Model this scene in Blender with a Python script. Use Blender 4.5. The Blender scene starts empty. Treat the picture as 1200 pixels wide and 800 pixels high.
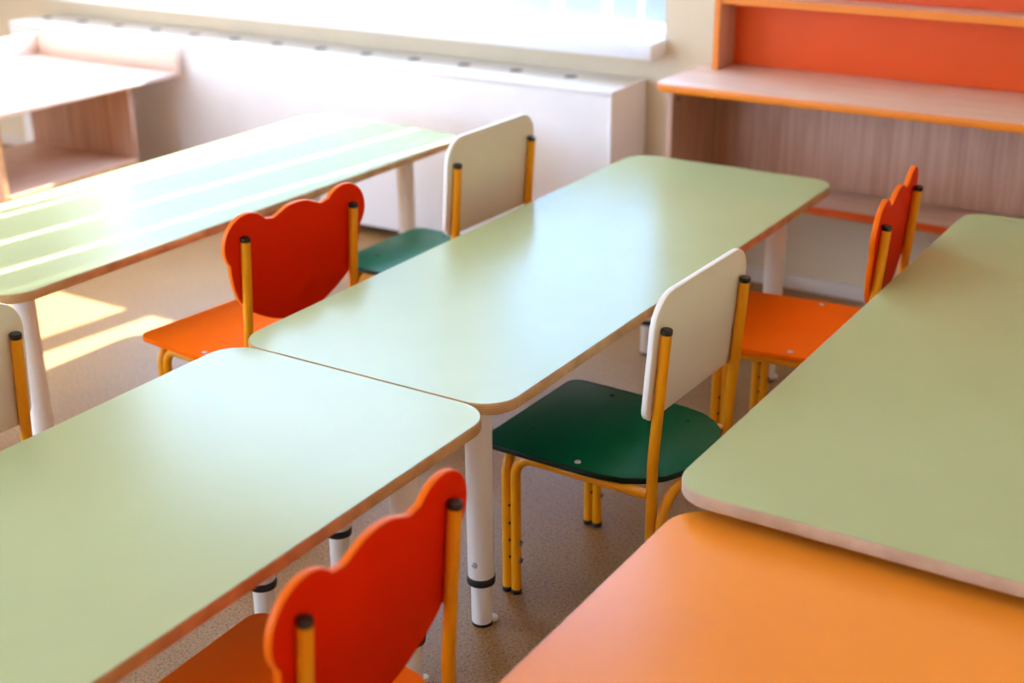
import bpy, bmesh, math, random
from math import sin, cos, pi, radians
from mathutils import Matrix, Vector

# ------------------------------------------------------------------ camera, world, sun, exposure
sc = bpy.context.scene
COL = sc.collection
cam_data = bpy.data.cameras.new('camera')
cam_data.sensor_width = 36.0
cam_data.lens = 1604.4 / 1200 * 36.0
cam_data.clip_start = 0.02
cam = bpy.data.objects.new('camera', cam_data)
COL.objects.link(cam)
CAM_ROT = ((0.8462383499096, -0.19403194849779268, 0.4962179542342533),
           (0.5327223720327454, 0.32448156078583734, -0.781612814023537),
           (-0.009355719004055978, 0.9257771436323847, 0.3779539004293781))
cam.matrix_world = Matrix.Translation((0, 0, 1.4526)) @ Matrix(CAM_ROT).to_4x4()
cam_data.dof.use_dof = True
cam_data.dof.focus_distance = 2.33
cam_data.dof.aperture_fstop = 2.6
cam_data.dof.aperture_blades = 0
sc.camera = cam

SUN_DIR = Vector((-0.12, -1.0, -0.6645))
sun_data = bpy.data.lights.new('sun', 'SUN')
sun_data.energy = 5.4
sun_data.angle = radians(0.6)
sun_data.color = (1.0, 0.99, 0.98)
sun = bpy.data.objects.new('sun', sun_data)
sun.rotation_euler = SUN_DIR.to_track_quat('-Z', 'Y').to_euler()
sun.location = (0, 12, 9)
COL.objects.link(sun)

world = bpy.data.worlds.new('sky')
sc.world = world
world.use_nodes = True
wb = world.node_tree.nodes['Background']
wb.inputs['Color'].default_value = (0.53, 0.72, 1.08, 1)
wb.inputs['Strength'].default_value = 2.1

sc.view_settings.view_transform = 'Standard'
sc.view_settings.look = 'None'
sc.view_settings.gamma = 1.0
sc.view_settings.exposure = 2.86
sc.view_settings.use_curve_mapping = False
sc.cycles.use_denoising = True
sc.cycles.max_bounces = 14
sc.cycles.diffuse_bounces = 8
sc.cycles.transparent_max_bounces = 16
sc.cycles.sample_clamp_indirect = 8.0

# ------------------------------------------------------------------ materials
def srgb(r, g, b):
    f = lambda c: c / 12.92 if c <= .04045 else ((c + .055) / 1.055) ** 2.4
    return (f(r / 255), f(g / 255), f(b / 255), 1)

class NT:
    def __init__(s, name):
        s.m = bpy.data.materials.new(name); s.m.use_nodes = True
        s.t = s.m.node_tree; s.b = s.t.nodes['Principled BSDF']; s.out = s.t.nodes['Material Output']
    def n(s, typ, **kw):
        n = s.t.nodes.new(typ)
        for k, v in kw.items():
            if k in n.inputs: n.inputs[k].default_value = v
            else: setattr(n, k, v)
        return n
    def l(s, a, b): s.t.links.new(a, b)
    def mapping(s, scale=(1, 1, 1)):
        tc = s.n('ShaderNodeTexCoord'); mp = s.n('ShaderNodeMapping')
        mp.inputs['Scale'].default_value = scale
        s.l(tc.outputs['Object'], mp.inputs['Vector']); return mp.outputs['Vector']
    def ramp(s, fac, stops):
        r = s.n('ShaderNodeValToRGB'); e = r.color_ramp.elements
        while len(e) < len(stops): e.new(.5)
        for x, (p, c) in zip(e, stops): x.position = p; x.color = c
        s.l(fac, r.inputs['Fac']); return r.outputs['Color']

def paint(name, col, rough=.4, spec=.5, bump=0.0, bscale=300, vary=.03):
    k = NT(name)
    v = k.mapping()
    no = k.n('ShaderNodeTexNoise', Scale=6.0, Detail=4.0); k.l(v, no.inputs['Vector'])
    c1 = tuple(max(0, x * (1 - vary)) for x in col[:3]) + (1,)
    c2 = tuple(min(1, x * (1 + vary)) for x in col[:3]) + (1,)
    k.l(k.ramp(no.outputs['Fac'], [(.3, c1), (.7, c2)]), k.b.inputs['Base Color'])
    k.b.inputs['Roughness'].default_value = rough
    k.b.inputs['Specular IOR Level'].default_value = spec
    if bump:
        n2 = k.n('ShaderNodeTexNoise', Scale=bscale, Detail=2.0); k.l(v, n2.inputs['Vector'])
        b = k.n('ShaderNodeBump', Strength=bump, Distance=.001); k.l(n2.outputs['Fac'], b.inputs['Height'])
        k.l(b.outputs['Normal'], k.b.inputs['Normal'])
    return k.m

def wood(name, dark, light, scale, rough=.45):
    k = NT(name)
    v = k.mapping(scale)
    no = k.n('ShaderNodeTexNoise', Scale=1.0, Detail=6.0, Roughness=.62, Distortion=.35); k.l(v, no.inputs['Vector'])
    mid = tuple((a + b) / 2 for a, b in zip(dark, light))
    k.l(k.ramp(no.outputs['Fac'], [(.30, dark), (.5, mid), (.68, light)]), k.b.inputs['Base Color'])
    k.b.inputs['Roughness'].default_value = rough
    b = k.n('ShaderNodeBump', Strength=.06, Distance=.001); k.l(no.outputs['Fac'], b.inputs['Height'])
    k.l(b.outputs['Normal'], k.b.inputs['Normal'])
    return k.m

def ply(name, dark, light, pitch=.0030):
    k = NT(name)
    tc = k.n('ShaderNodeTexCoord'); sx = k.n('ShaderNodeSeparateXYZ'); k.l(tc.outputs['Object'], sx.inputs[0])
    mu = k.n('ShaderNodeMath', operation='MULTIPLY'); mu.inputs[1].default_value = 2 * pi / pitch; k.l(sx.outputs['Z'], mu.inputs[0])
    si = k.n('ShaderNodeMath', operation='SINE'); k.l(mu.outputs[0], si.inputs[0])
    no = k.n('ShaderNodeTexNoise', Scale=25.0, Detail=4.0); k.l(tc.outputs['Object'], no.inputs['Vector'])
    ad = k.n('ShaderNodeMath', operation='MULTIPLY_ADD'); ad.inputs[1].default_value = .28; k.l(si.outputs[0], ad.inputs[0]); k.l(no.outputs['Fac'], ad.inputs[2])
    k.l(k.ramp(ad.outputs[0], [(.25, dark), (.8, light)]), k.b.inputs['Base Color'])
    k.b.inputs['Roughness'].default_value = .5
    return k.m

def floor_mat():
    k = NT('speckled_linoleum')
    v = k.mapping()
    n1 = k.n('ShaderNodeTexNoise', Scale=190.0, Detail=3.0, Roughness=.7); k.l(v, n1.inputs['Vector'])
    n2 = k.n('ShaderNodeTexNoise', Scale=3.0, Detail=4.0); k.l(v, n2.inputs['Vector'])
    vo = k.n('ShaderNodeTexVoronoi', Scale=240.0); k.l(v, vo.inputs['Vector'])
    base = k.ramp(n1.outputs['Fac'], [(.30, srgb(112, 78, 46)), (.48, srgb(172, 129, 82)), (.7, srgb(194, 152, 104))])
    cloud = k.ramp(n2.outputs['Fac'], [(.3, (.88, .87, .86, 1)), (.7, (1, 1, 1, 1))])
    mx = k.n('ShaderNodeMix', data_type='RGBA', blend_type='MULTIPLY'); mx.inputs[0].default_value = 1
    k.l(base, mx.inputs[6]); k.l(cloud, mx.inputs[7])
    wn = k.n('ShaderNodeTexWhiteNoise'); k.l(vo.outputs['Position'], wn.inputs['Vector'])
    lt = k.n('ShaderNodeMath', operation='LESS_THAN'); lt.inputs[1].default_value = .05; k.l(wn.outputs['Value'], lt.inputs[0])
    ds = k.n('ShaderNodeMath', operation='LESS_THAN'); ds.inputs[1].default_value = .42; k.l(vo.outputs['Distance'], ds.inputs[0])
    mm = k.n('ShaderNodeMath', operation='MULTIPLY'); k.l(lt.outputs[0], mm.inputs[0]); k.l(ds.outputs[0], mm.inputs[1])
    m2 = k.n('ShaderNodeMix', data_type='RGBA'); k.l(mm.outputs[0], m2.inputs[0]); k.l(mx.outputs[2], m2.inputs[6]); m2.inputs[7].default_value = srgb(100, 78, 60)
    k.l(m2.outputs[2], k.b.inputs['Base Color'])
    k.b.inputs['Roughness'].default_value = .42
    k.b.inputs['Specular IOR Level'].default_value = .25
    return k.m

def glass_mat():
    k = NT('window_glass')
    tr = k.n('ShaderNodeBsdfTransparent'); gl = k.n('ShaderNodeBsdfGlossy', Roughness=.02)
    tr.inputs['Color'].default_value = (.96, .98, .97, 1)
    mx = k.n('ShaderNodeMixShader'); mx.inputs[0].default_value = .05
    k.l(tr.outputs[0], mx.inputs[1]); k.l(gl.outputs[0], mx.inputs[2])
    k.l(mx.outputs[0], k.out.inputs['Surface'])
    return k.m

def blind_mat():
    k = NT('blind_fabric')
    v = k.mapping((400, 400, 60))
    no = k.n('ShaderNodeTexNoise', Scale=1.0, Detail=2.0); k.l(v, no.inputs['Vector'])
    col = k.ramp(no.outputs['Fac'], [(.3, srgb(198, 220, 246)), (.7, srgb(212, 230, 252))])
    di = k.n('ShaderNodeBsdfDiffuse'); tl = k.n('ShaderNodeBsdfTranslucent'); mx = k.n('ShaderNodeMixShader')
    mx.inputs[0].default_value = .75
    k.l(col, di.inputs['Color']); k.l(col, tl.inputs['Color'])
    k.l(di.outputs[0], mx.inputs[1]); k.l(tl.outputs[0], mx.inputs[2]); k.l(mx.outputs[0], k.out.inputs['Surface'])
    return k.m

M = {
    'green_top': paint('green_laminate', (.45, .505, .25, 1), .22, .2, vary=.02),
    'orange_top': paint('orange_laminate', (.98, .32, .03, 1), .24, .4, vary=.02),
    'ply': ply('birch_ply_edge', srgb(172, 126, 76), srgb(224, 182, 126)),
    'ply_light': ply('pale_ply_edge', srgb(178, 152, 128), srgb(216, 194, 168)),
    'white_metal': paint('white_enamel', srgb(244, 237, 226), .35),
    'black': paint('black_plastic', (.012, .012, .013, 1), .35),
    'steel': paint('zinc_steel', (.5, .5, .5, 1), .25),
    'dark_steel': paint('dull_bolt_steel', (.20, .17, .13, 1), .35),
    'yellow': paint('yellow_powder_coat', (.86, .335, .003, 1), .30, .4, .03, 500),
    'bear': paint('shaded_orange_board', (.74, .020, .0, 1), .5, .05),  # orange board like the seats, shade put into the redder colour
    'bear_edge': paint('orange_board_edge', (.95, .16, .0, 1), .45, .2),
    'orange_seat': paint('orange_seat_board', (.99, .158, .0, 1), .6, .05),
    'green_seat': paint('green_seat_board', (.0, .10, .040, 1), .36, .12),
    'green_edge': paint('dark_green_edge', (.001, .022, .012, 1), .45, .3),
    'ivory': paint('ivory_board', srgb(230, 224, 206), .42),
    'ivory_edge': paint('white_board_edge', srgb(245, 240, 232), .45),
    'wall': paint('cream_wall_paint', srgb(228, 212, 182), .75, .3, .08, 220),
    'wall_yellow': paint('warm_cream_wall_paint', srgb(238, 226, 196), .75, .3, .08, 220),
    'wall_warm': paint('peach_cream_wall_paint', srgb(248, 226, 194), .75, .3, .08, 220),
    'ceiling': paint('white_ceiling_paint', srgb(248, 248, 248), .85, .2),
    'white': paint('white_laminate', srgb(242, 240, 240), .45),
    'sill': paint('white_sill_pvc', srgb(240, 242, 246), .35),
    'pvc': paint('white_window_pvc', srgb(244, 246, 248), .35),
    'base': paint('white_baseboard', srgb(226, 218, 210), .4),
    'oak_x': wood('pale_oak_along_x', srgb(214, 176, 152), srgb(240, 210, 190), (3, 60, 60)),
    'oak_y': wood('pale_oak_along_y', srgb(206, 164, 138), srgb(234, 200, 176), (60, 3, 60)),
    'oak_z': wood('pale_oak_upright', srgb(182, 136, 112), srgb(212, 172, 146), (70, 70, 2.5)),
    'hazed_oak_x': wood('hazed_oak_along_x', srgb(218, 190, 174), srgb(234, 210, 196), (3, 60, 60)),  # tray oak made lighter, glare and haze put into the colour
    'hazed_oak_y': wood('hazed_oak_along_y', srgb(218, 190, 174), srgb(234, 210, 196), (60, 3, 60)),  # same lightened oak with haze in its colour, grain along y
    'beech': wood('beech_edge', srgb(214, 160, 108), srgb(236, 190, 140), (40, 40, 40)),
    'orange_band': paint('orange_edge_band', (.88, .235, .002, 1), .4),
    'red_band': paint('deep_orange_edge_band', (.75, .10, .004, 1), .4),
    'red_panel': paint('orange_red_panel', (.78, .10, .016, 1), .45, .3),
    'floor': floor_mat(),
    'glass': glass_mat(),
    'blind': blind_mat(),
    'under': paint('brown_table_underside', srgb(128, 98, 70), .6),
    'sky_block_grey': paint('grey_sky_block', srgb(106, 112, 118), .9),  # for the added block that dims the low sky
    'hem': paint('blind_weight_plastic', srgb(180, 194, 216), .5),
    'concrete': paint('pale_paving', srgb(140, 144, 142), .9, .2, .2, 40, .08),
    'hole': paint('vent_shadow_plastic', (.14, .14, .145, 1), .6),
}

# ------------------------------------------------------------------ helpers
def link(name, mesh, parent=None):
    o = bpy.data.objects.new(name, mesh); COL.objects.link(o)
    if parent is not None: o.parent = parent
    return o

def mesh(name, bm, mats, smooth=True, angle=40):
    me = bpy.data.meshes.new(name)
    bmesh.ops.recalc_face_normals(bm, faces=bm.faces)
    bm.to_mesh(me); bm.free()
    for m in (mats if isinstance(mats, (list, tuple)) else [mats]): me.materials.append(m)
    if smooth:
        for p in me.polygons: p.use_smooth = True
        me.set_sharp_from_angle(angle=radians(angle))
    return me

def box(bm, x0, x1, y0, y1, z0, z1, bev=.0, mi=0):
    vs = [bm.verts.new(p) for p in ((x0, y0, z0), (x1, y0, z0), (x1, y1, z0), (x0, y1, z0), (x0, y0, z1), (x1, y0, z1), (x1, y1, z1), (x0, y1, z1))]
    fs = [bm.faces.new([vs[i] for i in q]) for q in ((3, 2, 1, 0), (4, 5, 6, 7), (0, 1, 5, 4), (1, 2, 6, 5), (2, 3, 7, 6), (3, 0, 4, 7))]
    for f in fs: f.material_index = mi
    if bev:
        es = list({e for f in fs for e in f.edges})
        bmesh.ops.bevel(bm, geom=es, offset=bev, segments=2, profile=.5, affect='EDGES', material=-1)
    return fs

def box_obj(name, x0, x1, y0, y1, z0, z1, mat, parent=None, bev=.0):
    bm = bmesh.new(); box(bm, x0, x1, y0, y1, z0, z1, bev)
    return link(name, mesh(name, bm, mat), parent)

def slab(outline, t, bev, segs=2):
    """outline in xy (counter-clockwise), from z=0 to z=t, rounded rims; faces 0 = flats, 1 = rim."""
    bm = bmesh.new(); n = len(outline)
    nr = []
    for i in range(n):
        p, q, r = (Vector(outline[j % n]) for j in (i - 1, i, i + 1))
        a, b = (q - p).normalized(), (r - q).normalized()
        na, nb = Vector((a.y, -a.x)), Vector((b.y, -b.x))
        m = (na + nb); d = m.length
        nr.append(m / d if d > 1e-6 else na)
    rings = []
    lv = []
    for k in range(segs + 1):
        a = pi / 2 * k / segs; lv.append((bev * (1 - sin(a)), bev * (1 - cos(a))))
    for ins, z in lv: rings.append((ins, z))
    for ins, z in reversed(lv): rings.append((ins, t - z))
    R = []
    for ins, z in rings:
        R.append([bm.verts.new((outline[i][0] - nr[i].x * ins, outline[i][1] - nr[i].y * ins, z)) for i in range(n)])
    for a, b in zip(R, R[1:]):
        for i in range(n):
            f = bm.faces.new((a[i], a[(i + 1) % n], b[(i + 1) % n], b[i])); f.material_index = 1
    bm.faces.new(list(reversed(R[0]))); bm.faces.new(R[-1])
    return bm

def arc(cx, cy, r, a0, a1, n):
    return [(cx + r * cos(a0 + (a1 - a0) * i / n), cy + r * sin(a0 + (a1 - a0) * i / n)) for i in range(n + 1)]

def rrect(x0, x1, y0, y1, r, n=8):
    """rounded rectangle, counter-clockwise; r = one radius or (bottom, top)"""
    rb, rt = r if isinstance(r, tuple) else (r, r)
    return (arc(x1 - rb, y0 + rb, rb, -pi / 2, 0, n) + arc(x1 - rt, y1 - rt, rt, 0, pi / 2, n)
            + arc(x0 + rt, y1 - rt, rt, pi / 2, pi, n) + arc(x0 + rb, y0 + rb, rb, pi, 1.5 * pi, n))

def fillet(pts, rads, n=8):
    P = [Vector(p) for p in pts]; out = [P[0]]
    for i in range(1, len(P) - 1):
        r = rads[i - 1]; a = (P[i - 1] - P[i]).normalized(); b = (P[i + 1] - P[i]).normalized()
        th = a.angle(b); d = r / math.tan(th / 2)
        c = P[i] + (a + b).normalized() * (r / sin(th / 2))
        s, e = P[i] + a * d - c, P[i] + b * d - c
        tot = s.angle(e); ax = s.cross(e).normalized()
        for k in range(n + 1):
            out.append(c + Matrix.Rotation(tot * k / n, 3, ax) @ s)
    out.append(P[-1]); return out

def tube(bm, path, r, n=14, mi=0):
    prev = None; rings = []
    for i, p in enumerate(path):
        t = (path[min(i + 1, len(path) - 1)] - path[max(i - 1, 0)]).normalized()
        if prev is None:
            u = t.orthogonal().normalized()
        else:
            u = (prev - t * prev.dot(t)).normalized()
        prev = u; w = t.cross(u)
        rings.append([bm.verts.new(p + r * (cos(2 * pi * k / n) * u + sin(2 * pi * k / n) * w)) for k in range(n)])
    for a, b in zip(rings, rings[1:]):
        for k in range(n): bm.faces.new((a[k], a[(k + 1) % n], b[(k + 1) % n], b[k])).material_index = mi
    bm.faces.new(list(reversed(rings[0]))).material_index = mi; bm.faces.new(rings[-1]).material_index = mi

def lathe(bm, prof, c=(0, 0, 0), axis=None, n=24):
    """prof = [(radius, height)...] about the z axis (or the axis given) at c"""
    q = Vector((0, 0, 1)).rotation_difference(Vector(axis)).to_matrix() if axis is not None else Matrix.Identity(3)
    c = Vector(c); rings = []
    for r, h in prof:
        rings.append([bm.verts.new(c + q @ Vector((max(r, 1e-5) * cos(2 * pi * k / n), max(r, 1e-5) * sin(2 * pi * k / n), h))) for k in range(n)])
    for a, b in zip(rings, rings[1:]):
        for k in range(n): bm.faces.new((a[k], a[(k + 1) % n], b[(k + 1) % n], b[k]))
    bm.faces.new(list(reversed(rings[0]))); bm.faces.new(rings[-1])

def thing(name, label, cat, loc=(0, 0, 0), rot=0, group=None):
    o = bpy.data.objects.new(name, None); COL.objects.link(o)
    o.empty_display_size = .05
    o.location = loc; o.rotation_euler = (0, 0, rot)
    o['label'] = label; o['category'] = cat
    if group: o['group'] = group
    return o

def struct(o, label=None):
    o['kind'] = 'structure'
    if label: o['label'] = label
    return o

CACHE = {}
def part(name, key, make, parent, label=None, loc=None):
    if key not in CACHE: CACHE[key] = make()
    o = link(name, CACHE[key], parent)
    if label: o['label'] = label
    if loc: o.location = loc
    return o

# ------------------------------------------------------------------ the room
W = 3.82            # inner face of the window wall
X0, X1, Y0, CZ = -5.3, 1.7, -2.3, 2.95
WT = .36            # wall thickness
WX0, WX1, WZ0, WZ1 = -4.75, -1.863, .712, 2.65   # window opening

struct(box_obj('floor', X0 - .1, X1 + .1, Y0 - .1, W + WT, -.06, 0, M['floor']), 'tan speckled linoleum floor')
struct(box_obj('ceiling', X0 - .1, X1 + .1, Y0 - .1, W + WT, CZ, CZ + .1, M['ceiling']))
bm = bmesh.new()
xs = [X0 - .1, WX0, WX1, X1 + .1]; zs = [0, WZ0, WZ1, CZ]
for i in range(3):
    for j in range(3):
        if i == 1 and j == 1: continue
        box(bm, xs[i], xs[i + 1], W, W + WT, zs[j], zs[j + 1])
bmesh.ops.remove_doubles(bm, verts=bm.verts, dist=1e-5)
dup = {}
for f in list(bm.faces):                      # drop the inner partitions between the blocks
    dup.setdefault(tuple(sorted(v.index for v in f.verts)), []).append(f)
bm.verts.index_update()
dup = {}
for f in bm.faces: dup.setdefault(tuple(sorted(v.index for v in f.verts)), []).append(f)
bmesh.ops.delete(bm, geom=[f for fs in dup.values() if len(fs) > 1 for f in fs], context='FACES_ONLY')
struct(link('wall_back', mesh('wall_back', bm, M['wall'], smooth=False)), 'cream wall with the window')
LY0, LY1, LZ0, LZ1 = -1.9, 1.0, .75, 2.60            # unseen second window, added in the left wall for fill light
bm = bmesh.new()
ys = [Y0 - .1, LY0, LY1, W]; zs = [0, LZ0, LZ1, CZ]
for a, b, c, d in ((ys[0], ys[1], 0, CZ), (ys[2], ys[3], 0, CZ), (LY0, LY1, 0, LZ0), (LY0, LY1, LZ1, CZ)):
    box(bm, X0 - .3, X0, a, b, c, d)
struct(link('wall_left', mesh('wall_left', bm, M['wall_yellow'], smooth=False)))
struct(box_obj('wall_right', X1, X1 + .1, Y0 - .1, W, 0, CZ, M['wall_warm']))
FX0, FX1, FZ0, FZ1 = -4.6, -2.5, .80, 2.55           # unseen third window, added behind the camera to brighten the room
bm = bmesh.new()
for a, b, c, d in ((X0, FX0, 0, CZ), (FX1, X1, 0, CZ), (FX0, FX1, 0, FZ0), (FX0, FX1, FZ1, CZ)):
    box(bm, a, b, Y0 - .3, Y0, c, d)
struct(link('wall_front', mesh('wall_front', bm, M['wall_warm'], smooth=False)))
struct(box_obj('baseboard_back', X0, X1, W - .014, W, 0, .047, M['base'], bev=.004), 'white baseboard')

# window: frame, mullions, panes, inner sill
win = struct(bpy.data.objects.new('window_1', None)); COL.objects.link(win)
win.location = ((WX0 + WX1) / 2, W + .2, WZ0)
def wpart(name, x0, x1, y0, y1, z0, z1, m, bev=.004):
    l = win.location
    return box_obj(name, x0 - l.x, x1 - l.x, y0 - l.y, y1 - l.y, z0 - l.z, z1 - l.z, m, win, bev)
FY0, FY1 = W + .20, W + .27
fw = .06
bm = bmesh.new(); l = win.location
for a in ((WX0, WX1, WZ0, WZ0 + .035), (WX0, WX1, WZ1 - fw, WZ1), (WX0, WX0 + fw, WZ0 + .035, WZ1 - fw), (WX1 - .045, WX1, WZ0 + .035, WZ1 - fw)):
    box(bm, a[0] - l.x, a[1] - l.x, FY0 - l.y, FY1 - l.y, a[2] - l.z, a[3] - l.z)
link('window_frame', mesh('window_frame', bm, M['pvc']), win)
MULL = [(-2.862, -2.766)]
edges = [WX0 + fw, -2.862, -2.766, WX1 - .045]
for a, b in MULL: wpart('mullion', a, b, FY0, FY1, WZ0 + .035, WZ1 - fw, M['pvc'])
for a, b in ((edges[0], edges[1]), (edges[2], edges[3])):
    wpart('window_pane', a - .005, b + .005, FY0 + .032, FY0 + .038, WZ0 + .03, WZ1 - fw + .005, M['glass'], 0)
bm = bmesh.new()
box(bm, -5.1, -1.851, 3.707, W - .0005, .674, .721, .004)
box(bm, WX0, WX1, W - .0005, FY0 - .001, .713, .721)
sill = struct(link('trim_1', mesh('trim_1', bm, M['sill'])), 'white window sill')

w2 = struct(bpy.data.objects.new('fill_window_2', None)); COL.objects.link(w2)  # added opening for fill from the left
w2.location = (X0 - .2, (LY0 + LY1) / 2, LZ0)
bm = bmesh.new(); hl = (LY1 - LY0) / 2; hh = LZ1 - LZ0
for a in ((-hl, hl, 0, .05), (-hl, hl, hh - .05, hh), (-hl, -hl + .05, .05, hh - .05), (hl - .05, hl, .05, hh - .05)):
    box(bm, -.03, .03, a[0], a[1], a[2], a[3])
link('window_frame', mesh('window_frame', bm, M['pvc']), w2)
for k in (-1, 1): box_obj('mullion', -.03, .03, k * hl / 3 - .035, k * hl / 3 + .035, .05, hh - .05, M['pvc'], w2)
for k in (-1, 0, 1): box_obj('window_pane', -.003, .003, (2 * k - 1) * hl / 3 + .03, (2 * k + 1) * hl / 3 - .03, .045, hh - .045, M['glass'], w2)

w3 = struct(bpy.data.objects.new('fill_window_3', None)); COL.objects.link(w3)  # added opening for fill from behind
w3.location = ((FX0 + FX1) / 2, Y0 - .2, FZ0)
bm = bmesh.new(); hl = (FX1 - FX0) / 2; hh = FZ1 - FZ0
for a in ((-hl, hl, 0, .05), (-hl, hl, hh - .05, hh), (-hl, -hl + .05, .05, hh - .05), (hl - .05, hl, .05, hh - .05)):
    box(bm, a[0], a[1], -.03, .03, a[2], a[3])
link('window_frame', mesh('window_frame', bm, M['pvc']), w3)
box_obj('mullion', -.04, .04, -.03, .03, .05, hh - .05, M['pvc'], w3)
for k in (-1, 1): box_obj('window_pane', min(0, k * (hl - .045)) + .035 * (k > 0), max(0, k * (hl - .045)) - .035 * (k < 0), -.003, .003, .045, hh - .045, M['glass'], w3)

# ------------------------------------------------------------------ vertical blind
bl = thing('vertical_blind', 'white vertical slat blind hanging at the right end of the bright window', 'blind', (-2.2, 3.93, .745))
box_obj('head_rail', -4.70 + 2.2, -1.88 + 2.2, -.02, .02, 1.86, 1.90, M['pvc'], bl, .003)
for xc, wd, ang in ((-1.939, .118, 0), (-2.0555, .111, 0), (-2.210, .162, 0), (-2.3935, .169, 0), (-2.5155, .039, 0)):
    bm = bmesh.new(); n = 6                   # gently cupped slat
    out = [(-wd / 2 + wd * k / n, .004 * (1 - (2 * k / n - 1) ** 2)) for k in range(n + 1)]
    prof = out + [(x, y + .0012) for x, y in reversed(out)]
    lo = [bm.verts.new((x, y, 0)) for x, y in prof]; hi = [bm.verts.new((x, y, 1.86)) for x, y in prof]
    m = len(prof)
    for i in range(m): bm.faces.new((lo[i], lo[(i + 1) % m], hi[(i + 1) % m], hi[i]))
    bm.faces.new(list(reversed(lo))); bm.faces.new(hi)
    s = link('slat', mesh('slat', bm, M['blind']), bl); s.location = (xc + 2.2, 0, 0)
    box_obj('hem_weight', -wd / 2 + .008, wd / 2 - .008, -.0016, -.0002, .004, .14, M['hem'], s)

# paving outside, below the window
struct(box_obj('ground', -40, 40, -30, 45, -.5, -.4, M['concrete']))

# unseen block, added to dim the low sky in the tabletop reflections
struct(box_obj('sky_block', -44, 22, 26, 36, -.4, 13.5, M['sky_block_grey']))

# ------------------------------------------------------------------ radiator cover
hx0, hx1, hy0, hy1, hz = -4.61, -1.911, 3.577, 3.806, .598
hc = thing('radiator_cover', 'long white radiator cover box with a row of round vent holes under the window', 'radiator cover', ((hx0 + hx1) / 2, (hy0 + hy1) / 2, 0))
def hb(name, x0, x1, y0, y1, z0, z1, m=M['white'], bev=.0015):
    l = hc.location
    return box_obj(name, x0 - l.x, x1 - l.x, y0 - l.y, y1 - l.y, z0, z1, m, hc, bev)
hb('top_panel', hx0, hx1, hy0, hy1, hz - .016, hz)
hb('front_panel', hx0 + .016, hx1 - .016, hy0 + .001, hy0 + .017, .035, hz - .0165)
hb('side_panel', hx1 - .016, hx1 - .0005, hy0 + .001, hy1, 0, hz - .0165)
hb('side_panel', hx0 + .0005, hx0 + .016, hy0 + .001, hy1, 0, hz - .0165)
def mk_hole():
    bm = bmesh.new(); lathe(bm, [(.021, 0), (.021, .0016), (.017, .0018), (.016, .0008), (.0001, .0006)], n=20)
    return mesh('vent_hole', bm, M['hole'])
for k in range(13):
    x = -2.131 - .2013 * k
    part('vent_hole', 'vent', mk_hole, hc, None, (x - hc.location.x, 3.715 - hc.location.y, hz - .0002))

# ------------------------------------------------------------------ desk unit and hutch on the right
sx0, sx1 = -1.690, -.05
du = thing('desk_cabinet', 'pale oak wall desk with orange front edges standing right of the radiator cover', 'desk', (sx0, 3.65, 0))
def db(name, x0, x1, y0, y1, z0, z1, m, bev=.001, lab=None, par=None):
    l = du.location
    o = box_obj(name, x0 - l.x, x1 - l.x, y0 - l.y, y1 - l.y, z0, z1, m, par or du, bev)
    if lab: o['label'] = lab
    return o
out = rrect(-1.702 - sx0, sx1 + .012 - sx0, 3.43 - 3.65, 3.815 - 3.65, (.035, .002), 6)
bm = slab(out, .022, .0015)
ct = link('countertop', mesh('countertop', bm, [M['oak_x'], M['orange_band']]), du); ct.location = (0, 0, .650)
for a in (sx0, sx1 - .016):
    db('side_panel', a, a + .016, 3.500, 3.806, 0, .6498, M['oak_z'])
db('back_panel', sx0 + .0165, sx1 - .0165, 3.796, 3.806, .334, .6498, M['oak_z'])
ls = db('bottom_shelf', sx0 + .0165, sx1 - .0165, 3.614, 3.7955, .309, .331, M['oak_x'])
db('edge_band', sx0 + .0165, sx1 - .0165, 3.611, 3.6135, .309, .331, M['red_band'], 0, 'deep orange edge strip', None)
bm = bmesh.new(); lathe(bm, [(.007, 0), (.007, .0015), (.004, .002)], (0, 0, 0), (1, 0, 0), 12)
sc_ = link('screw_cap', mesh('screw_cap', bm, M['hole']), du); sc_.location = (.0162, 3.535 - 3.65, .612)

hu = thing('hutch', 'open hutch with orange red back panel standing on the oak desk top', 'shelf', (-1.642, 3.75, .672))
def ub(name, x0, x1, y0, y1, z0, z1, m, bev=.0008):
    l = hu.location
    return box_obj(name, x0 - l.x, x1 - l.x, y0 - l.y, y1 - l.y, z0 - l.z, z1 - l.z, m, hu, bev)
HT = 1.30
for a in (-1.642, -.10):
    ub('side_panel', a, a + .017, 3.6925, 3.812, .6725, HT, M['oak_z'])
    ub('edge_band', a, a + .017, 3.690, 3.692, .6725, HT, M['orange_band'], 0)
ub('back_panel', -1.6245, -.1005, 3.802, 3.812, .6725, HT, M['red_panel'])
for z in (.861, 1.06, 1.279):
    ub('shelf', -1.6245, -.1005, 3.700, 3.8015, z, z + .021, M['oak_x'])
    ub('edge_band', -1.6245, -.1005, 3.6975, 3.6995, z, z + .021, M['orange_band'], 0)

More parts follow.
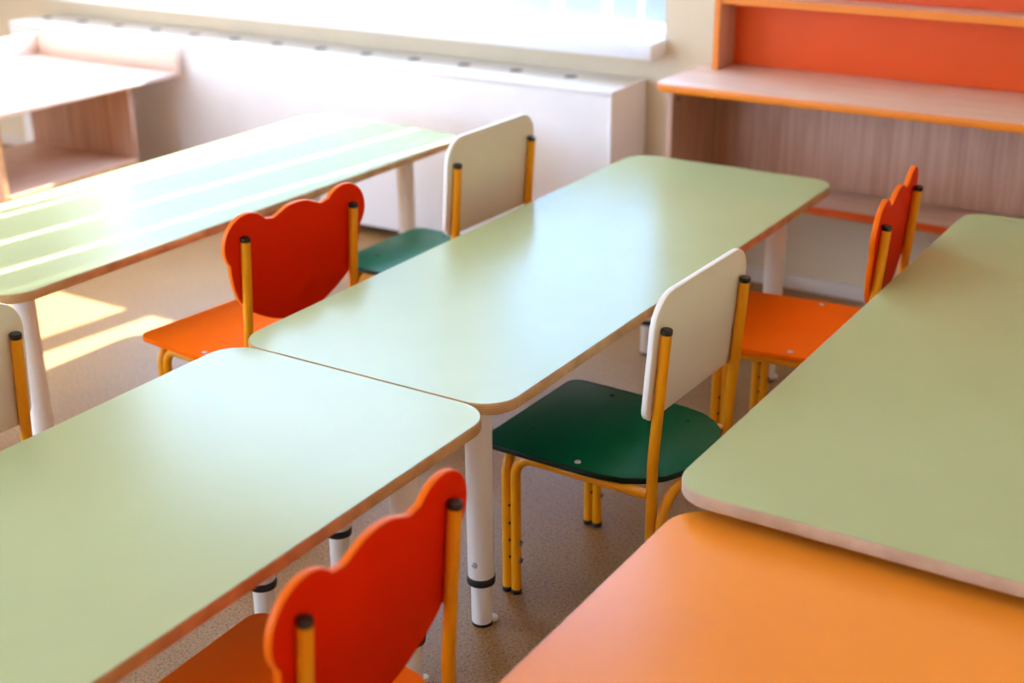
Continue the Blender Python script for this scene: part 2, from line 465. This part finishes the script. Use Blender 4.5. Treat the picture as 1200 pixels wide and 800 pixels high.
# ------------------------------------------------------------------ tray-top activity unit at the far left
tu = thing('tray_unit', 'pale wooden play counter with raised rails around its top at the far left', 'counter', (-3.70, 3.05, 0))
def tb(name, x0, x1, y0, y1, z0, z1, m, bev=.001):
    l = tu.location
    return box_obj(name, x0 - l.x, x1 - l.x, y0 - l.y, y1 - l.y, z0, z1, m, tu, bev)
tb('tray_top', -4.41, -3.655, 2.48, 3.545, .482, .500, M['hazed_oak_y'])
tb('rail', -4.393, -3.657, 3.528, 3.545, .5003, .578, M['hazed_oak_x'])
tb('rail', -4.41, -4.3935, 2.48, 3.545, .5003, .578, M['hazed_oak_y'])
tb('rail', -4.393, -3.657, 2.48, 2.497, .5003, .578, M['hazed_oak_x'])
tb('side_panel', -4.245, -3.705, 3.330, 3.348, 0, .4818, M['oak_z'])
tb('side_panel', -4.245, -3.695, 2.752, 2.770, 0, .4818, M['oak_z'])
tb('shelf', -4.245, -3.690, 2.7705, 3.3295, .198, .216, M['oak_y'])
tb('edge_band', -3.6895, -3.6875, 2.7705, 3.3295, .198, .216, M['beech'], 0)
tb('edge_band', -3.6945, -3.6925, 2.752, 2.770, 0, .4818, M['beech'], 0)
tb('stretcher', -4.245, -3.72, 2.7705, 3.3295, .03, .048, M['oak_y'])

# ------------------------------------------------------------------ tables
TZ, TT = .5026, .0205
def leg_parts(t, x, y, top, i):
    def outer():
        bm = bmesh.new(); lathe(bm, [(.0245, .104), (.0245, top - .0005)], n=28)
        return mesh('leg', bm, M['white_metal'])
    def inner():
        bm = bmesh.new(); lathe(bm, [(.0188, .005), (.0195, .007), (.0195, .11)], n=28)
        return mesh('leg_extension', bm, M['white_metal'])
    def ring():
        bm = bmesh.new(); lathe(bm, [(.0200, .0885), (.0262, .0895), (.0268, .092), (.0268, .101), (.0255, .1038), (.0215, .104)], n=28)
        return mesh('collar', bm, M['black'])
    def foot():
        bm = bmesh.new(); lathe(bm, [(.0195, 0), (.0198, .005), (.018, .0055)], n=28)
        return mesh('foot_cap', bm, M['black'])
    def screw():
        bm = bmesh.new(); lathe(bm, [(.0055, 0), (.0055, .002), (.004, .004), (.002, .0046)], (0, 0, 0), (0, 0, 1), 12)
        return mesh('screw', bm, M['steel'])
    def pad():
        bm = bmesh.new(); lathe(bm, [(.0088, .001), (.0092, .003), (.0092, .008), (.008, .0095)], n=18)
        return mesh('leveller', bm, M['white_metal'])
    key = 'L%.3f' % top
    lg = part('leg', key + 'o', outer, t, None, (x, y, 0))
    e = part('leg_extension', key + 'i', inner, lg)
    part('collar', key + 'r', ring, lg, 'black collar')
    part('foot_cap', key + 'f', foot, lg, 'black foot cap')
    a = part('screw', key + 's', screw, lg, None)
    d = Vector((.22, -1, 0)).normalized() if i % 2 == 0 else Vector((-.22, -1, 0)).normalized()
    d = Vector((.10, -1, 0)).normalized()
    a.location = d * .0242 + Vector((0, 0, .136)); a.rotation_euler = d.to_track_quat('Z', 'Y').to_euler()
    part('leveller', key + 'p', pad, lg, None, (.0130, .0170, 0))

def table(label, cx, cy, rot, L, Wd, legs, top='green_top', edge='ply', tz=TZ, group='kindergarten tables', name='table'):
    t = thing(name, label, 'table', (cx, cy, 0), rot, group)
    bm = slab(rrect(-Wd / 2, Wd / 2, -L / 2, L / 2, .066, 10), TT, .0014)
    k = link('tabletop', mesh('tabletop', bm, [M['under'], M[edge]], angle=50), t); k.location = (0, 0, tz - TT)
    bm = slab(rrect(-Wd / 2 + .0016, Wd / 2 - .0016, -L / 2 + .0016, L / 2 - .0016, .0645, 10), .0006, .0002, 1)
    k = link('laminate', mesh('laminate', bm, [M[top], M[top]]), t); k.location = (0, 0, tz - .0001)
    k['label'] = 'orange laminate surface' if top == 'orange_top' else 'pale green laminate surface'
    for i, (x, y) in enumerate(legs):
        leg_parts(t, x, y, tz - TT, i)
    return t

XC, WD, LN = -1.398, .580, 1.602
table('pale green table in the foreground left, its far end against another green table', XC, 1.697 - LN / 2, 0, LN, WD,
      [(-.154, LN / 2 - .117), (.182, LN / 2 - .117), (-.154, -LN / 2 + .17), (.182, -LN / 2 + .17)])
table('pale green table in the middle, with the ivory-backed green-seated chair drawn up to it', XC, 1.6995 + LN / 2, 0, LN, WD,
      [(-.154, -LN / 2 + .102), (.182, -LN / 2 + .102), (-.146, LN / 2 - .177), (.203, LN / 2 - .177)])
table('pale green table at the far left with bright sun stripes along its top', -2.507, 2.441, radians(-1.1), LN, WD,
      [(-.17, -LN / 2 + .105), (.19, -LN / 2 + .105), (-.17, LN / 2 - .17), (.19, LN / 2 - .17)])
table('olive green table at the right edge, in front of the oak desk', -.757 + WD / 2, 1.608 + LN / 2, 0, LN, WD,
      [(-.154, -LN / 2 + .12), (.182, -LN / 2 + .12), (-.154, LN / 2 - .17), (.182, LN / 2 - .17)], edge='ply_light')
table('orange table in the foreground right corner', -.743 + .30, 1.645 - .55, 0, 1.10, .60,
      [(-.17, .36), (.17, .36), (-.17, -.42), (.17, -.42)], top='orange_top', edge='ply_light', tz=.462)

# ------------------------------------------------------------------ chairs (local: sitter faces -x, posts stand at x = 0)
RW, RT = .153, .0098
def post_path(s):
    return fillet([(.010, s * RW, .004), (.010, s * RW, .36), (.028, s * RW, .608)], [.25], 6)
def bear_outline():
    """bear-head contour (y across, z up): two round ears, crown between, chin rounding below"""
    half = []
    def cr(pts, n=5):
        out = []
        P = [Vector(p) for p in pts]
        P = [P[0] * 2 - P[1]] + P + [P[-1] * 2 - P[-2]]
        for i in range(1, len(P) - 2):
            for k in range(n):
                t = k / n
                out.append(.5 * ((2 * P[i]) + (P[i + 1] - P[i - 1]) * t + (2 * P[i - 1] - 5 * P[i] + 4 * P[i + 1] - P[i + 2]) * t * t
                                 + (3 * P[i] - P[i - 1] - 3 * P[i + 1] + P[i + 2]) * t ** 3))
        return [(v.x, v.y) for v in out] + [tuple(pts[-1])]
    cheek = cr([(0, .394), (.03, .396), (.06, .403), (.092, .417), (.122, .434), (.146, .452), (.164, .474), (.175, .50), (.181, .524), (.184, .541)])
    ear = arc(.1370, .5955, .0625, radians(-40), radians(140), 16)
    ear = [p for p in ear]
    crown = cr([(.0755, .6335), (.066, .6325), (.050, .6385), (.026, .6478), (0, .6505)], 4)
    half = cheek + ear + crown
    half = [p for i, p in enumerate(half) if i == 0 or math.dist(p, half[i - 1]) > 1e-4]
    left = [(-y, z) for y, z in reversed(half[1:-1])]
    return half + left
def square_outline():
    return rrect(-.178, .178, .440, .672, (.028, .058), 8)
def seat_outline():
    f = arc(-.348 + .028, -.172 + .028, .028, pi, 1.5 * pi, 6)
    side = [(-.20, -.172), (-.12, -.171), (-.085, -.168), (-.045, -.160), (-.012, -.141), (.016, -.112), (.034, -.072), (.040, -.035)]
    h = f + side
    return h + [(x, -y) for x, y in reversed(h)]

def mk_back(outline, mats):
    bm = slab([(y, z) for y, z in outline], .0105, .0014)
    # slab lies in xy with thickness in z: stand it up (x->y, y->z, z->-x), lean with the posts
    lean = math.atan2(.018, .248)
    for v in bm.verts:
        y, z, t = v.co
        d = -.0100 - t
        zz = z - .36
        v.co = (.010 + d * cos(lean) + zz * sin(lean), y, .36 + zz * cos(lean) - d * sin(lean))
    return mesh('backrest', bm, mats)
def mk_seat(mats):
    return mesh('seat', slab(seat_outline(), .012, .002), mats)
def mk_post(s):
    bm = bmesh.new(); tube(bm, post_path(s), RT, 16); return mesh('back_post', bm, M['yellow'])
def mk_rail(s):
    bm = bmesh.new()
    tube(bm, fillet([(.002, s * RW, .296), (-.276, s * RW, .296), (-.276, s * RW, .006)], [.040], 8), RT, 16)
    return mesh('side_rail', bm, M['yellow'])
def mk_u(name, x, zt, r):
    bm = bmesh.new()
    tube(bm, fillet([(x, -RW, .006), (x, -RW, zt), (x, RW, zt), (x, RW, .006)], [r, r], 8), RT, 16)
    return mesh(name, bm, M['yellow'])
def mk_cap():
    bm = bmesh.new(); lathe(bm, [(.0100, -.004), (.0104, -.003), (.0104, .0035), (.0092, .0052), (.0040, .0056)], n=16); return mesh('post_cap', bm, M['black'])
def mk_footcap():
    bm = bmesh.new(); lathe(bm, [(.0100, 0), (.0106, .001), (.0106, .009), (.0098, .010)], n=16); return mesh('foot_cap', bm, M['black'])
def mk_bolt(mat):
    bm = bmesh.new(); lathe(bm, [(.0062, 0), (.0062, .0008), (.0048, .0024), (.0022, .0028)], n=14); return mesh('bolt', bm, M[mat])
def mk_sbolt():
    bm = bmesh.new(); lathe(bm, [(.0052, 0), (.0052, .0015), (.0042, .0038), (.0018, .0046)], n=12); return mesh('bolt', bm, M['dark_steel'])
def mk_hole2():
    bm = bmesh.new(); lathe(bm, [(.0030, 0), (.0030, .0008), (.0010, .0010)], n=10); return mesh('adjustment_hole', bm, M['black'])

def chair(kind, seat, label, x, y, ang, s=1.0, group=None):
    t = thing('chair', label, 'chair', (x, y, 0), ang, group)
    t.scale = (s, s, s)
    sm = [M['orange_seat'], M['orange_seat']] if seat == 'orange' else [M['green_seat'], M['green_edge']]
    se = part('seat', 'seat' + seat, lambda: mk_seat(sm), t, seat + ' seat board', (0, 0, .306))
    for (bx, by) in (((-.285, -.075), (-.143, -.150), (-.235, .135), (-.055, .112)) if seat == 'green' else ((-.143, -.150), (-.155, .150))):
        dk = seat == 'green' and bx != -.143
        part('bolt', 'boltd' if dk else 'bolt', (lambda: mk_bolt('green_edge')) if dk else (lambda: mk_bolt('steel')), se, None, (bx, by, .0105 if dk else .0118))
    if kind == 'bear':
        part('backrest', 'bear', lambda: mk_back(bear_outline(), [M['bear'], M['bear_edge']]), t, 'orange bear-shaped backrest, colour reddened for shade')
    else:
        part('backrest', 'square', lambda: mk_back(square_outline(), [M['ivory'], M['ivory_edge']]), t, 'ivory rounded backrest')
    lean = math.atan2(.018, .248)
    for sgn in (-1, 1):
        p = part('back_post', 'post%d' % sgn, lambda: mk_post(sgn), t)
        c = part('post_cap', 'pcap', mk_cap, p, 'black end cap', (.028, sgn * RW, .608)); c.rotation_euler = (0, lean, 0)
        part('foot_cap', 'fcap', mk_footcap, p, 'black foot cap', (.010, sgn * RW, 0))
        r = part('side_rail', 'rail%d' % sgn, lambda: mk_rail(sgn), t)
        part('foot_cap', 'fcap', mk_footcap, r, 'black foot cap', (-.276, sgn * RW, 0))
        for z in (.075, .112):
            b = part('bolt', 'sbolt', mk_sbolt, r, None, (-.276 + RT - .0003, sgn * RW, z)); b.rotation_euler = (0, pi / 2, 0)
    f = part('front_leg_frame', 'ffr', lambda: mk_u('front_leg_frame', -.2965, .296, .042), t)
    g = part('rear_leg_frame', 'rfr', lambda: mk_u('rear_leg_frame', .0305, .294, .055), t)
    for sgn in (-1, 1):
        part('foot_cap', 'fcap', mk_footcap, f, 'black foot cap', (-.2965, sgn * RW, 0))
        part('foot_cap', 'fcap', mk_footcap, g, 'black foot cap', (.0305, sgn * RW, 0))
        for z in (.078, .115, .152, .19):
            h = part('adjustment_hole', 'ahole', mk_hole2, f, None, (-.2965 + .0088, sgn * RW - .0042, z)); h.rotation_euler = (pi / 2, 0, radians(64))
    return t

def place(mid_x, mid_y, deg):
    """foot of the chair from the middle of its post tops"""
    a = radians(deg); return mid_x - .028 * cos(a), mid_y - .028 * sin(a), a
x, y, a = place(-.907, 2.066, -1.5)
chair('square', 'green', 'ivory-backed chair with dark green seat facing the middle table, nearest such chair', x, y, a)
x, y, a = place(-1.838, 2.080, -6.4)
chair('bear', 'orange', 'bear-backed chair with bright orange seat facing the sunlit left table', x, y, a)
x, y, a = place(-1.764, 2.714, -1.7)
chair('square', 'green', 'ivory-backed chair with teal green seat at the back, before the radiator cover', x, y, a, 1.03)
x, y, a = place(-.882, 1.105, 1.5)
chair('bear', 'orange', 'nearest bear-backed chair, its seat pushed under the foreground green table', x, y, a, .99)
x, y, a = place(-.780, 2.752, 5.9)
chair('bear', 'orange', 'bear-backed chair seen edge on by the right table, before the oak desk', x, y, a, 1.03)
x, y, a = place(-1.830, 1.190, 0)
chair('square', 'green', 'ivory-backed chair cut off by the left edge of the photo', x, y, a)
